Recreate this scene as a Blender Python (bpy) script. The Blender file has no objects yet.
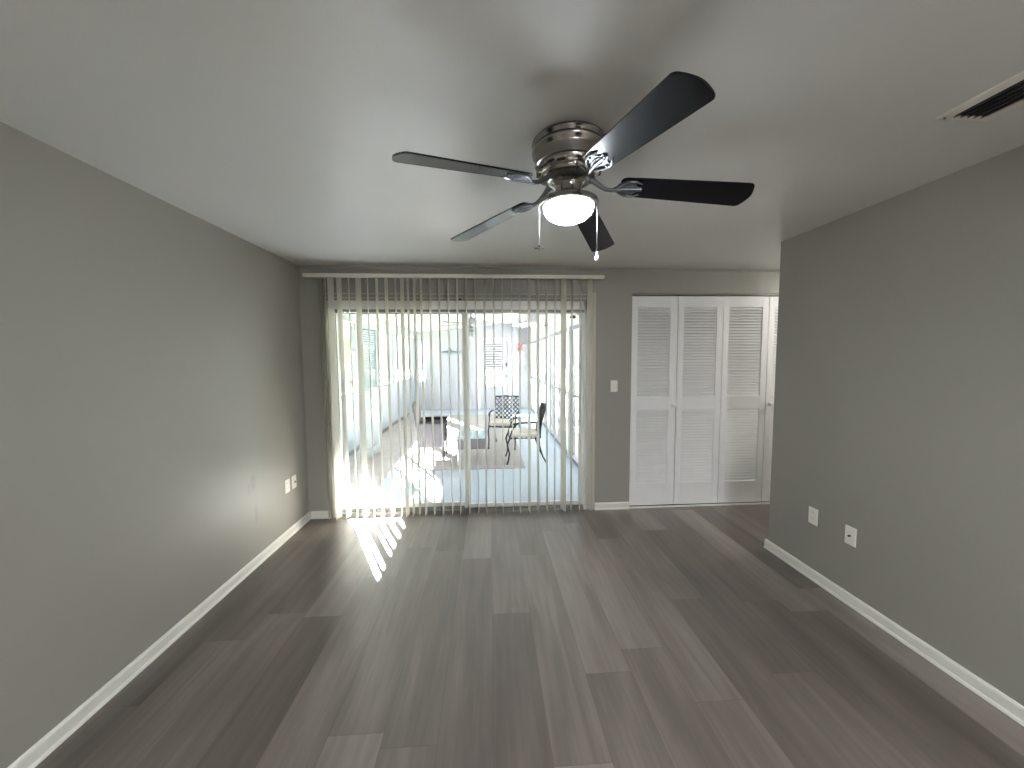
import bpy, bmesh, math, random
from mathutils import Vector, Matrix
random.seed(4)
PI = math.pi
SC = bpy.context.scene
COL = SC.collection
H = 2.40            # room ceiling height
D = 3.597           # wall with the glass door
XL, XR, YR = -1.756, 2.211, 2.739
# ------------------------------------------------------------------ camera
cam = bpy.data.cameras.new('camera'); co = bpy.data.objects.new('camera', cam); COL.objects.link(co)
FPX, PITCH, YAW, ROLL = 369.87, 0.06938, 0.05998, -0.00649
cy, sy = math.cos(YAW), math.sin(YAW)
F0 = Vector((sy, cy, 0)); R0 = Vector((cy, -sy, 0)); U0 = Vector((0, 0, 1))
FW = F0*math.cos(PITCH) - U0*math.sin(PITCH); UP = U0*math.cos(PITCH) + F0*math.sin(PITCH)
RT = R0*math.cos(ROLL) + UP*math.sin(ROLL); UP2 = UP*math.cos(ROLL) - R0*math.sin(ROLL)
m = Matrix((RT, UP2, -FW)).transposed().to_4x4(); m.translation = Vector((0, 0, 1.5345))
co.matrix_world = m
cam.sensor_fit = 'HORIZONTAL'; cam.sensor_width = 36; cam.lens = 36*FPX/1024; cam.clip_start = .02
SC.camera = co
# ------------------------------------------------------------------ world, sun, exposure
SC.view_settings.view_transform = 'Standard'; SC.view_settings.look = 'None'
SC.view_settings.gamma = 1; SC.view_settings.use_curve_mapping = False
SC.view_settings.exposure = 1.16
w = bpy.data.worlds.new('world'); SC.world = w; w.use_nodes = True
bg = w.node_tree.nodes['Background']; bg.inputs[0].default_value = (.74, .87, 1, 1); bg.inputs[1].default_value = 1.6
sun = bpy.data.lights.new('sun', 'SUN'); sun.energy = 118; sun.angle = math.radians(.6); sun.color = (.93, .97, 1)
so = bpy.data.objects.new('sun', sun); COL.objects.link(so)
EL = math.radians(27.7)
sd = Vector((.4717*math.cos(EL), -.8818*math.cos(EL), -math.sin(EL)))
so.rotation_euler = sd.to_track_quat('-Z', 'Y').to_euler(); so.location = (-6, 14, 8)
SC.cycles.max_bounces = 12; SC.cycles.diffuse_bounces = 6; SC.cycles.glossy_bounces = 4
SC.cycles.transparent_max_bounces = 24; SC.cycles.transmission_bounces = 6
SC.cycles.use_denoising = True; SC.cycles.sample_clamp_indirect = 40
SC.cycles.caustics_reflective = False; SC.cycles.caustics_refractive = False

def lamp(name, kind, loc, energy, col, size=.2, rot=(0, 0, 0)):
    l = bpy.data.lights.new(name, kind); l.energy = energy; l.color = col
    if kind == 'AREA': l.shape = 'DISK'; l.size = size
    else: l.shadow_soft_size = size
    o = bpy.data.objects.new(name, l); COL.objects.link(o); o.location = loc; o.rotation_euler = rot
    return o

# ------------------------------------------------------------------ materials
def srgb(r, g, b):
    f = lambda c: (c/255/12.92) if c/255 <= .04045 else ((c/255+.055)/1.055)**2.4
    return (f(r), f(g), f(b), 1)
class NT:
    def __init__(s, name):
        s.m = bpy.data.materials.new(name); s.m.use_nodes = True; s.t = s.m.node_tree; s.n = s.t.nodes; s.p = s.n['Principled BSDF']
    def add(s, typ, **kw):
        n = s.n.new(typ)
        for k, v in kw.items():
            if isinstance(k, str) and k.startswith('i_'): n.inputs[int(k[2:])].default_value = v
            else: setattr(n, k, v)
        return n
    def lk(s, a, b): s.t.links.new(a, b)
def mat(name, col, rough=.5, metal=0, spec=.5, var=.04, scale=6, bump=0, bscale=80, coat=0, emis=None, es=0):
    """plain surface with slight procedural unevenness"""
    N = NT(name); p = N.p
    tc = N.add('ShaderNodeTexCoord'); ns = N.add('ShaderNodeTexNoise'); ns.inputs['Scale'].default_value = scale; ns.inputs['Detail'].default_value = 3
    N.lk(tc.outputs['Object'], ns.inputs['Vector'])
    mx = N.add('ShaderNodeMix', data_type='RGBA'); c = Vector(col[:3])
    mx.inputs['A'].default_value = (*(c*(1-var)), 1); mx.inputs['B'].default_value = (*[min(1, x) for x in c*(1+var)], 1)
    N.lk(ns.outputs['Fac'], mx.inputs['Factor']); N.lk(mx.outputs['Result'], p.inputs['Base Color'])
    p.inputs['Roughness'].default_value = rough; p.inputs['Metallic'].default_value = metal
    p.inputs['Specular IOR Level'].default_value = spec; p.inputs['Coat Weight'].default_value = coat
    if bump:
        n2 = N.add('ShaderNodeTexNoise'); n2.inputs['Scale'].default_value = bscale; n2.inputs['Detail'].default_value = 4
        N.lk(tc.outputs['Object'], n2.inputs['Vector'])
        b = N.add('ShaderNodeBump'); b.inputs['Strength'].default_value = bump; b.inputs['Distance'].default_value = .004
        N.lk(n2.outputs['Fac'], b.inputs['Height']); N.lk(b.outputs['Normal'], p.inputs['Normal'])
    if emis:
        p.inputs['Emission Color'].default_value = emis; p.inputs['Emission Strength'].default_value = es
    return N.m
def wall_paint(name, col, smudges=()):
    N = NT(name); p = N.p
    tc = N.add('ShaderNodeTexCoord')
    n1 = N.add('ShaderNodeTexNoise'); n1.inputs['Scale'].default_value = .9; n1.inputs['Detail'].default_value = 2
    N.lk(tc.outputs['Object'], n1.inputs['Vector'])
    mx = N.add('ShaderNodeMix', data_type='RGBA'); c = Vector(col[:3])
    mx.inputs['A'].default_value = (*(c*.96), 1); mx.inputs['B'].default_value = (*(c*1.04), 1)
    N.lk(n1.outputs['Fac'], mx.inputs['Factor'])
    cur = mx.outputs['Result']
    sep = N.add('ShaderNodeSeparateXYZ'); N.lk(tc.outputs['Object'], sep.inputs[0])
    for (y, z, ry, rz) in smudges:      # old wiped stains on the paint
        def sq(out, c0, r):
            a = N.add('ShaderNodeMath', operation='SUBTRACT'); N.lk(out, a.inputs[0]); a.inputs[1].default_value = c0
            b = N.add('ShaderNodeMath', operation='DIVIDE'); N.lk(a.outputs[0], b.inputs[0]); b.inputs[1].default_value = r
            d = N.add('ShaderNodeMath', operation='POWER'); N.lk(b.outputs[0], d.inputs[0]); d.inputs[1].default_value = 2
            return d.outputs[0]
        s = N.add('ShaderNodeMath', operation='ADD'); N.lk(sq(sep.outputs[1], y, ry), s.inputs[0]); N.lk(sq(sep.outputs[2], z, rz), s.inputs[1])
        mr = N.add('ShaderNodeMapRange'); N.lk(s.outputs[0], mr.inputs['Value'])
        mr.inputs['From Min'].default_value = 1.0; mr.inputs['From Max'].default_value = .3; mr.inputs['To Max'].default_value = .22
        m2 = N.add('ShaderNodeMix', data_type='RGBA'); N.lk(mr.outputs['Result'], m2.inputs['Factor']); N.lk(cur, m2.inputs['A'])
        m2.inputs['B'].default_value = (*(c*.5), 1); cur = m2.outputs['Result']
    N.lk(cur, p.inputs['Base Color'])
    n2 = N.add('ShaderNodeTexNoise'); n2.inputs['Scale'].default_value = 160; n2.inputs['Detail'].default_value = 3
    N.lk(tc.outputs['Object'], n2.inputs['Vector'])
    b = N.add('ShaderNodeBump'); b.inputs['Strength'].default_value = .12; b.inputs['Distance'].default_value = .003
    N.lk(n2.outputs['Fac'], b.inputs['Height']); N.lk(b.outputs['Normal'], p.inputs['Normal'])
    p.inputs['Roughness'].default_value = .42; p.inputs['Specular IOR Level'].default_value = .45
    return N.m
def planks():
    N = NT('grey_vinyl_plank'); p = N.p
    M = lambda op, a, b=None: _math(N, op, a, b)
    tc = N.add('ShaderNodeTexCoord'); sep = N.add('ShaderNodeSeparateXYZ'); N.lk(tc.outputs['Object'], sep.inputs[0])
    X, Y = sep.outputs[0], sep.outputs[1]
    u = M('DIVIDE', X, .225); row = M('FLOOR', u); fu = M('FRACT', u)
    wn = N.add('ShaderNodeTexWhiteNoise', noise_dimensions='1D'); N.lk(row, wn.inputs['W'])
    v = M('ADD', M('DIVIDE', Y, 1.5), wn.outputs['Value']); pl = M('FLOOR', v); fv = M('FRACT', v)
    cmb = N.add('ShaderNodeCombineXYZ'); N.lk(row, cmb.inputs[0]); N.lk(pl, cmb.inputs[1])
    w2 = N.add('ShaderNodeTexWhiteNoise', noise_dimensions='2D'); N.lk(cmb.outputs[0], w2.inputs['Vector'])
    # grain: noise stretched along the plank, offset per plank
    g = N.add('ShaderNodeCombineXYZ'); N.lk(M('MULTIPLY', X, 26), g.inputs[0]); N.lk(M('MULTIPLY', Y, 1.6), g.inputs[1]); N.lk(M('MULTIPLY', w2.outputs['Value'], 37), g.inputs[2])
    gn = N.add('ShaderNodeTexNoise'); gn.inputs['Scale'].default_value = 1; gn.inputs['Detail'].default_value = 5; gn.inputs['Roughness'].default_value = .55
    gn.inputs['Distortion'].default_value = .6
    N.lk(g.outputs[0], gn.inputs['Vector'])
    g2 = N.add('ShaderNodeCombineXYZ'); N.lk(M('MULTIPLY', X, 6), g2.inputs[0]); N.lk(M('MULTIPLY', Y, 1.1), g2.inputs[1]); N.lk(M('MULTIPLY', w2.outputs['Value'], 91), g2.inputs[2])
    gb = N.add('ShaderNodeTexNoise'); gb.inputs['Scale'].default_value = 1; gb.inputs['Detail'].default_value = 3
    N.lk(g2.outputs[0], gb.inputs['Vector'])
    t = M('ADD', M('MULTIPLY', w2.outputs['Value'], .22), M('ADD', M('MULTIPLY', gn.outputs['Fac'], .28), M('MULTIPLY', gb.outputs['Fac'], .34)))
    cr = N.add('ShaderNodeValToRGB'); e = cr.color_ramp.elements
    e[0].position = .20; e[0].color = PL[0]; e[1].position = .64; e[1].color = PL[2]
    k = e.new(.42); k.color = PL[1]
    N.lk(t, cr.inputs[0])
    # knots
    vo = N.add('ShaderNodeTexVoronoi'); vo.inputs['Scale'].default_value = 1; vc = N.add('ShaderNodeCombineXYZ')
    N.lk(M('MULTIPLY', X, 3.2), vc.inputs[0]); N.lk(M('MULTIPLY', Y, 1.9), vc.inputs[1]); N.lk(vc.outputs[0], vo.inputs['Vector'])
    kn = M('LESS_THAN', vo.outputs['Distance'], .035)
    # seams
    sx = M('LESS_THAN', M('MINIMUM', fu, M('SUBTRACT', 1, fu)), .006); sy_ = M('LESS_THAN', M('MINIMUM', fv, M('SUBTRACT', 1, fv)), .0012)
    seam = M('MAXIMUM', sx, sy_)
    mx = N.add('ShaderNodeMix', data_type='RGBA'); N.lk(M('MAXIMUM', M('MULTIPLY', seam, .35), M('MULTIPLY', kn, .4)), mx.inputs['Factor'])
    N.lk(cr.outputs[0], mx.inputs['A']); mx.inputs['B'].default_value = srgb(52, 46, 43)
    N.lk(mx.outputs['Result'], p.inputs['Base Color'])
    rr = M('ADD', M('MULTIPLY', gn.outputs['Fac'], .12), .33); N.lk(rr, p.inputs['Roughness'])
    b = N.add('ShaderNodeBump'); b.inputs['Strength'].default_value = .25; b.inputs['Distance'].default_value = .0015
    N.lk(M('SUBTRACT', gn.outputs['Fac'], M('MULTIPLY', seam, 1.0)), b.inputs['Height']); p.inputs['Coat Weight'].default_value = .6; p.inputs['Coat Roughness'].default_value = .32; N.lk(b.outputs['Normal'], p.inputs['Normal'])
    p.inputs['Specular IOR Level'].default_value = .5
    return N.m
def _math(N, op, a, b=None):
    n = N.add('ShaderNodeMath', operation=op)
    for i, v in enumerate((a, b)):
        if v is None: continue
        if isinstance(v, (int, float)): n.inputs[i].default_value = v
        else: N.lk(v, n.inputs[i])
    return n.outputs[0]
PL = (srgb(74, 65, 60), srgb(112, 103, 97), srgb(150, 141, 134))
def glass(name, tint=(1, 1, 1, 1), refl=.06):
    N = NT(name); N.n.remove(N.p)
    tr = N.add('ShaderNodeBsdfTransparent'); tr.inputs[0].default_value = tint
    gl = N.add('ShaderNodeBsdfGlossy'); gl.inputs['Roughness'].default_value = .02
    mx = N.add('ShaderNodeMixShader'); fr = N.add('ShaderNodeFresnel'); 
    ge = N.add('ShaderNodeNewGeometry'); N.lk(_math(N, 'SUBTRACT', 1.25, _math(N, 'MULTIPLY', ge.outputs['Backfacing'], .45)), fr.inputs[0])
    N.lk(fr.outputs[0], mx.inputs[0]); N.lk(tr.outputs[0], mx.inputs[1]); N.lk(gl.outputs[0], mx.inputs[2])
    N.lk(mx.outputs[0], N.n['Material Output'].inputs[0])
    return N.m
def translucent(name, col, tl=.35):
    N = NT(name); N.n.remove(N.p)
    tc = N.add('ShaderNodeTexCoord'); ns = N.add('ShaderNodeTexNoise'); ns.inputs['Scale'].default_value = 40
    N.lk(tc.outputs['Object'], ns.inputs[0])
    cm = N.add('ShaderNodeMix', data_type='RGBA'); c = Vector(col[:3]); cm.inputs['A'].default_value = (*(c*.97), 1); cm.inputs['B'].default_value = (*c, 1)
    N.lk(ns.outputs['Fac'], cm.inputs['Factor'])
    a = N.add('ShaderNodeBsdfDiffuse'); b = N.add('ShaderNodeBsdfTranslucent')
    N.lk(cm.outputs['Result'], a.inputs[0]); N.lk(cm.outputs['Result'], b.inputs[0])
    mx = N.add('ShaderNodeMixShader'); mx.inputs[0].default_value = tl
    N.lk(a.outputs[0], mx.inputs[1]); N.lk(b.outputs[0], mx.inputs[2]); N.lk(mx.outputs[0], N.n['Material Output'].inputs[0])
    return N.m
def weave(name, c1, c2, s=60):
    N = NT(name); p = N.p
    tc = N.add('ShaderNodeTexCoord'); sep = N.add('ShaderNodeSeparateXYZ'); N.lk(tc.outputs['Object'], sep.inputs[0])
    u = _math(N, 'SINE', _math(N, 'MULTIPLY', _math(N, 'ADD', sep.outputs[0], sep.outputs[1]), s*3.1)); v = _math(N, 'SINE', _math(N, 'MULTIPLY', sep.outputs[2], s*3.1))
    f = _math(N, 'ADD', _math(N, 'MULTIPLY', _math(N, 'MULTIPLY', u, v), .5), .5)
    mx = N.add('ShaderNodeMix', data_type='RGBA'); mx.inputs['A'].default_value = c1; mx.inputs['B'].default_value = c2
    N.lk(f, mx.inputs['Factor']); N.lk(mx.outputs['Result'], p.inputs['Base Color']); p.inputs['Roughness'].default_value = .6
    b = N.add('ShaderNodeBump'); b.inputs['Strength'].default_value = .5; b.inputs['Distance'].default_value = .004
    N.lk(f, b.inputs['Height']); N.lk(b.outputs['Normal'], p.inputs['Normal'])
    return N.m
def leafy(name, c1, c2):
    N = NT(name); p = N.p
    tc = N.add('ShaderNodeTexCoord'); ns = N.add('ShaderNodeTexNoise'); ns.inputs['Scale'].default_value = 14; ns.inputs['Detail'].default_value = 6
    N.lk(tc.outputs['Object'], ns.inputs[0]); cr = N.add('ShaderNodeValToRGB'); cr.color_ramp.elements[0].position = .35; cr.color_ramp.elements[1].position = .65
    cr.color_ramp.elements[0].color = c1; cr.color_ramp.elements[1].color = c2
    N.lk(ns.outputs['Fac'], cr.inputs[0]); N.lk(cr.outputs[0], p.inputs['Base Color']); p.inputs['Roughness'].default_value = .7
    return N.m

M = {}
M['wall'] = wall_paint('greige_wall_paint', srgb(156, 154, 147))
M['wall_l'] = wall_paint('greige_wall_paint_stained', srgb(156, 154, 147), ((2.79, .625, .035, .075), (2.81, .38, .022, .10), (2.74, .60, .014, .06)))
M['ceil'] = wall_paint('ceiling_paint', srgb(212, 212, 209))
M['floor'] = planks()
M['trim'] = mat('white_trim_paint', srgb(232, 231, 224), .35)
M['alu'] = mat('white_aluminium', srgb(228, 228, 225), .4)
M['track'] = mat('grey_aluminium_track', srgb(138, 138, 132), .4, .3)
M['dark'] = mat('dark_stop_duct_shade', srgb(22, 21, 20), .8)
M['casing'] = mat('beige_casing_paint', srgb(196, 190, 178), .5)
M['vane'] = translucent('cream_vane_fabric', srgb(234, 231, 222), .2)
M['rail'] = mat('cream_headrail', srgb(226, 222, 208), .45)
M['closet'] = mat('white_louvre_paint', srgb(240, 240, 240), .38)
M['plate'] = mat('white_plastic', srgb(238, 237, 230), .3)
M['slot'] = mat('dark_slot', srgb(40, 38, 36), .6)
M['nickel'] = mat('brushed_nickel', srgb(158, 154, 150), .2, 1, var=.08, scale=20)
M['iron_nickel'] = mat('polished_nickel_blade_iron', srgb(120, 122, 126), .42, 1)
M['blade'] = mat('espresso_blade', srgb(12, 11, 15), .27, 0, .26, var=.3, scale=9)
M['bowl'] = mat('frosted_lamp_glass', srgb(250, 250, 250), .4, emis=(.86, .93, 1, 1), es=47)
M['crystal'] = mat('clear_bead', srgb(235, 238, 240), .08)
M['vent'] = mat('vent_white_metal', srgb(224, 222, 216), .5)
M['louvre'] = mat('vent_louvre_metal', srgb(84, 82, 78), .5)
M['glass'] = glass('window_glass')
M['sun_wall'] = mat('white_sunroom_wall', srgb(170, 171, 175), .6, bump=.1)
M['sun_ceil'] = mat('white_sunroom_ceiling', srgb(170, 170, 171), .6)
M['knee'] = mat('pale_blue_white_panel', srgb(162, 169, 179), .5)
M['blue_floor'] = mat('pale_blue_floor_paint', srgb(184, 196, 205), .35, var=.08, scale=3)
M['beige_floor'] = mat('mottled_beige_stone', srgb(184, 177, 170), .6, var=.28, scale=5)
M['rug'] = mat('taupe_flatweave', srgb(174, 167, 161), .95, var=.12, scale=7, bump=.3, bscale=200)
M['wicker'] = weave('grey_brown_wicker', srgb(84, 76, 80), srgb(126, 117, 120))
M['wicker_dark'] = weave('dark_wicker', srgb(26, 24, 28), srgb(44, 41, 46))
M['cast'] = mat('dark_cast_aluminium', srgb(20, 20, 24), .6, .0)
M['cushion'] = mat('cream_cushion', srgb(214, 207, 196), .9, bump=.2)
M['table_top'] = mat('pale_aqua_glass_top', srgb(172, 194, 198), .15)
M['green_glass'] = mat('pale_green_jalousie', srgb(150, 164, 162), .2)
M['green_paint'] = mat('pale_grey_green_paint', srgb(156, 168, 168), .5)
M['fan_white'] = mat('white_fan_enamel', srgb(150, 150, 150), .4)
M['pend'] = mat('opal_glass', srgb(250, 250, 248), .3, emis=(1, .97, .92, 1), es=1.2)
M['red'] = mat('red_enamel', srgb(196, 50, 34), .5)
M['fish'] = mat('grey_blue_enamel', srgb(96, 110, 116), .5)
M['slat_blind'] = mat('cream_blind_slats', srgb(104, 102, 98), .6)
M['grass'] = leafy('lawn_grass', srgb(110, 122, 90), srgb(156, 162, 122))
M['hedge'] = leafy('hedge_leaves', srgb(104, 118, 96), srgb(146, 158, 132))
M['bark'] = mat('tree_bark', srgb(96, 82, 70), .9, bump=.6, bscale=20)
M['patio'] = mat('patio_concrete', srgb(190, 190, 186), .8, bump=.3)
M['roof'] = mat('neighbour_roof', srgb(170, 150, 140), .8)
M['stucco'] = mat('neighbour_stucco', srgb(226, 214, 204), .8)

# ------------------------------------------------------------------ mesh helpers
def B(): return bmesh.new()
def box(bm, x0, x1, y0, y1, z0, z1, bev=0, mtx=None):
    r = bmesh.ops.create_cube(bm, size=1)
    vs = r['verts']
    T = Matrix.Translation(((x0+x1)/2, (y0+y1)/2, (z0+z1)/2)) @ Matrix.Diagonal((abs(x1-x0), abs(y1-y0), abs(z1-z0), 1))
    bmesh.ops.transform(bm, matrix=T, verts=vs)
    if bev:
        es = list({e for v in vs for e in v.link_edges})
        g = bmesh.ops.bevel(bm, geom=es, offset=bev, segments=2, affect='EDGES', profile=.5)
        vs = list({v for f in g['faces'] for v in f.verts} | {v for v in vs if v.is_valid})
    if mtx is not None: bmesh.ops.transform(bm, matrix=mtx, verts=vs)
    return vs
def tube(bm, pts, r, seg=8, cap=True):
    """swept round bar through points; r a number or one per point"""
    pts = [Vector(p) for p in pts]; n = len(pts); rs = r if isinstance(r, (list, tuple)) else [r]*n
    rings = []; prev = None
    for i, p in enumerate(pts):
        t = (pts[min(i+1, n-1)]-pts[max(i-1, 0)]).normalized()
        if prev is None:
            a = Vector((0, 0, 1)) if abs(t.z) < .9 else Vector((1, 0, 0)); u = t.cross(a).normalized()
        else: u = (prev - t*prev.dot(t)).normalized()
        prev = u; v = t.cross(u)
        rings.append([bm.verts.new(p+(u*math.cos(2*PI*k/seg)+v*math.sin(2*PI*k/seg))*rs[i]) for k in range(seg)])
    for a, b in zip(rings, rings[1:]):
        for k in range(seg): bm.faces.new((a[k], a[(k+1) % seg], b[(k+1) % seg], b[k]))
    if cap: bm.faces.new(rings[0][::-1]); bm.faces.new(rings[-1])
def lathe(bm, prof, c=(0, 0, 0), seg=48):
    """prof: list of (radius, z)"""
    rings = []
    for r, z in prof:
        if r < 1e-6: rings.append([bm.verts.new((c[0], c[1], c[2]+z))])
        else: rings.append([bm.verts.new((c[0]+r*math.cos(2*PI*k/seg), c[1]+r*math.sin(2*PI*k/seg), c[2]+z)) for k in range(seg)])
    for a, b in zip(rings, rings[1:]):
        for k in range(seg):
            k2 = (k+1) % seg
            q = [a[k], a[k2], b[k2], b[k]] if len(a) > 1 and len(b) > 1 else ([a[0], b[k2], b[k]] if len(a) == 1 else [a[k], a[k2], b[0]])
            try: bm.faces.new(q)
            except ValueError: pass
def prism(bm, poly, h0, h1, axis='Z', mtx=None):
    """poly of 2D points extruded along an axis"""
    def P(a, b, h): return {'Z': (a, b, h), 'Y': (a, h, b), 'X': (h, a, b)}[axis]
    A = [bm.verts.new(P(a, b, h0)) for a, b in poly]; C = [bm.verts.new(P(a, b, h1)) for a, b in poly]
    n = len(poly); bm.faces.new(A[::-1]); bm.faces.new(C)
    for i in range(n): bm.faces.new((A[i], A[(i+1) % n], C[(i+1) % n], C[i]))
    if mtx is not None: bmesh.ops.transform(bm, matrix=mtx, verts=A+C)
    return A+C
def obj(name, bm, m_, parent=None, smooth=False, label=None):
    bmesh.ops.recalc_face_normals(bm, faces=bm.faces)
    me = bpy.data.meshes.new(name); bm.to_mesh(me); bm.free()
    me.materials.append(m_ if not isinstance(m_, str) else M[m_])
    if smooth:
        for p in me.polygons: p.use_smooth = True
        me.set_sharp_from_angle(angle=math.radians(40))
    o = bpy.data.objects.new(name, me); COL.objects.link(o)
    if parent: o.parent = parent
    if label: o['label'] = label
    return o
def thing(name, label, cat, loc=(0, 0, 0), rz=0, group=None):
    o = bpy.data.objects.new(name, None); COL.objects.link(o); o.location = loc; o.rotation_euler = (0, 0, rz); o.empty_display_size = .1
    return tag(o, label, cat, group)
def tag(o, label, cat, group=None, kind=None):
    o['label'] = label; o['category'] = cat
    if group: o['group'] = group
    if kind: o['kind'] = kind
    return o
def struct(name, bm, m_, parent=None, label=None, cat=None, smooth=False):
    o = obj(name, bm, m_, parent, smooth, label)
    if not parent: o['kind'] = 'structure'
    if cat: o['category'] = cat
    return o
def sroot(name, label, cat, loc=(0, 0, 0), rz=0):
    o = thing(name, label, cat, loc, rz); o['kind'] = 'structure'; return o

# ------------------------------------------------------------------ room shell
YB = -3.2                                    # wall behind the viewer
bm = B(); box(bm, XL-.15, 4.6, YB-.15, D+.12, -.12, 0)
struct('floor', bm, 'floor', label='grey-brown wood-look plank floor of the empty room', cat='floor')
bm = B(); box(bm, XL-.15, 4.6, YB-.15, D, H, H+.35)
struct('ceiling', bm, 'ceil', label='smooth white ceiling above the empty room', cat='ceiling')
bm = B(); box(bm, XL-.15, XL, YB-.15, D, 0, H)
struct('wall_left', bm, 'wall_l', label='plain greige wall on the left with faint stains', cat='wall')
bm = B(); prism(bm, [(XR, YB), (XR, YR), (4.6, YR), (4.6, YR-.12), (XR+.12, YR-.12), (XR+.12, YB)], 0, H)
struct('wall_right', bm, 'wall', label='plain greige wall on the right ending at an open corner', cat='wall')
bm = B(); box(bm, XL-.15, XR+.12, YB-.15, YB, 0, H); struct('wall_front', bm, 'wall', label='greige wall behind the viewer', cat='wall')
bm = B(); box(bm, 4.5, 4.6, YR, D, 0, H); struct('wall_hall', bm, 'wall', label='end wall of the side passage', cat='wall')
# wall with the sliding door and the closet opening
DX0, DX1, DZ = -1.53, .968, 2.085
CX0, CX1, CZ = 1.403, 3.315, 2.168
bm = B()
for a in ((XL-.15, DX0, 0, H), (DX0, DX1, DZ, H), (DX1, CX0, 0, H), (CX0, CX1, CZ, H), (CX1, 4.6, 0, H)):
    box(bm, a[0], a[1], D, D+.12, a[2], a[3])
box(bm, XL-.15, 4.6, D, D+.12, H, H+.45)
bmesh.ops.remove_doubles(bm, verts=bm.verts, dist=1e-5)
struct('wall_back', bm, 'wall', label='greige wall holding the sliding glass door and the closet', cat='wall')
bm = B(); prism(bm, [(D-.022, H), (D-.022, H-.006), (D-.010, H-.022), (D, H-.022), (D, H)], XL, 4.5, 'X')
struct('trim_1', bm, 'wall', label='thin cove strip between back wall and ceiling', cat='trim')
# closet behind the bifold doors
bm = B()
box(bm, CX0-.1, CX0, D+.12, D+.72, 0, H); box(bm, CX1, CX1+.1, D+.12, D+.72, 0, H); box(bm, CX0-.1, CX1+.1, D+.72, D+.8, 0, H)
box(bm, CX0-.1, CX1+.1, D+.12, D+.8, H, H+.1); box(bm, CX0-.1, CX1+.1, D+.12, D+.8, -.1, 0)
struct('wall_closet', bm, 'casing', label='inside of the closet behind the louvred doors', cat='wall')

def baseboard(name, a, b, nrm, label):
    """profile swept from a to b (2D floor points); nrm points into the room"""
    a = Vector((*a, 0)); b = Vector((*b, 0)); n = Vector((*nrm, 0))
    prof = [(0, 0), (.021, 0), (.021, .006), (.018, .013), (.013, .017), (.013, .058), (.010, .065), (.006, .069), (0, .071)]
    bm = B(); A = [bm.verts.new(a+n*p+Vector((0, 0, q))) for p, q in prof]; C = [bm.verts.new(b+n*p+Vector((0, 0, q))) for p, q in prof]
    bm.faces.new(A); bm.faces.new(C[::-1])
    for i in range(len(prof)): bm.faces.new((A[i], A[(i+1) % len(prof)], C[(i+1) % len(prof)], C[i]))
    struct(name, bm, 'trim', label=label, cat='baseboard')
baseboard('baseboard_left', (XL, YB), (XL, D), (1, 0), 'white baseboard along the left wall')
baseboard('baseboard_back_left', (XL+.021, D), (DX0-.02, D), (0, -1), 'short white baseboard left of the sliding door')
baseboard('baseboard_back_right', (1.045, D), (CX0-.002, D), (0, -1), 'short white baseboard between sliding door and closet')
baseboard('baseboard_right', (XR, YB), (XR, YR+.021), (-1, 0), 'white baseboard along the right wall')
baseboard('baseboard_hall', (XR-.0, YR), (4.5, YR), (0, 1), 'white baseboard around the passage corner')
# casing at the right edge of the sliding door
bm = B(); box(bm, DX1, 1.040, D-.014, D+.02, 0, 2.165, .003); box(bm, .985, 1.0, D-.018, D-.010, 0, 2.165)
struct('trim_2', bm, 'casing', label='flat beige casing strip on the right side of the sliding door', cat='trim')
bm = B(); box(bm, DX0-.005, 1.04, D-.008, D+.01, 2.105, 2.114); box(bm, DX0-.005, 1.04, D-.008, D+.01, 2.143, 2.152)
struct('trim_3', bm, 'casing', label='two thin ledges above the sliding door', cat='trim')

# ------------------------------------------------------------------ sliding glass door
dr = sroot('door_1', 'white framed sliding glass door to the sunroom behind vertical blinds', 'sliding door')
bm = B(); y0, y1 = D+.005, D+.115
box(bm, DX0, DX0+.030, y0, y1, 0, DZ); box(bm, DX1-.035, DX1, y0, y1, 0, DZ); box(bm, DX0, DX1, y0, y1, 2.005, DZ)
obj('frame', bm, 'alu', dr)
bm = B(); box(bm, DX0+.035, DX1-.035, y0+.012, y1, 1.978, 2.005); box(bm, DX0+.030, DX1-.035, y0, y1, 0, .034); box(bm, DX0+.035, DX1-.035, y0+.03, y0+.036, .03, .046); box(bm, DX0+.035, DX1-.035, y0+.075, y0+.081, .03, .046)
obj('track', bm, 'track', dr, label='grey metal top and bottom door track')
def glass_panel(x0, x1, ya, name):
    p = B(); z0, z1 = .037, 2.003
    box(p, x0, x0+.036, ya, ya+.03, z0, z1, .003); box(p, x1-.045, x1, ya, ya+.03, z0, z1, .003)
    box(p, x0+.045, x1-.045, ya, ya+.03, z0, z0+.045); box(p, x0+.045, x1-.045, ya, ya+.03, z1-.034, z1)
    o = obj('door_panel', p, 'alu', dr); g = B(); box(g, x0+.04, x1-.04, ya+.012, ya+.017, z0+.04, z1-.03); obj('glass_pane', g, 'glass', o)
    return o
glass_panel(DX0+.030, -.20, D+.085, 'l'); q = glass_panel(-.265, DX1-.035, D+.035, 'r')
bm = B(); box(bm, -.262, -.225, D+.012, D+.035, .93, 1.13, .005); obj('handle', bm, 'alu', q)
bm = B(); box(bm, -.285, -.262, D-.012, D+.0, 2.089, 2.104, .002); struct('trim_4', bm, 'dark', label='small black stop above the middle of the sliding door', cat='door stop')

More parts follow.
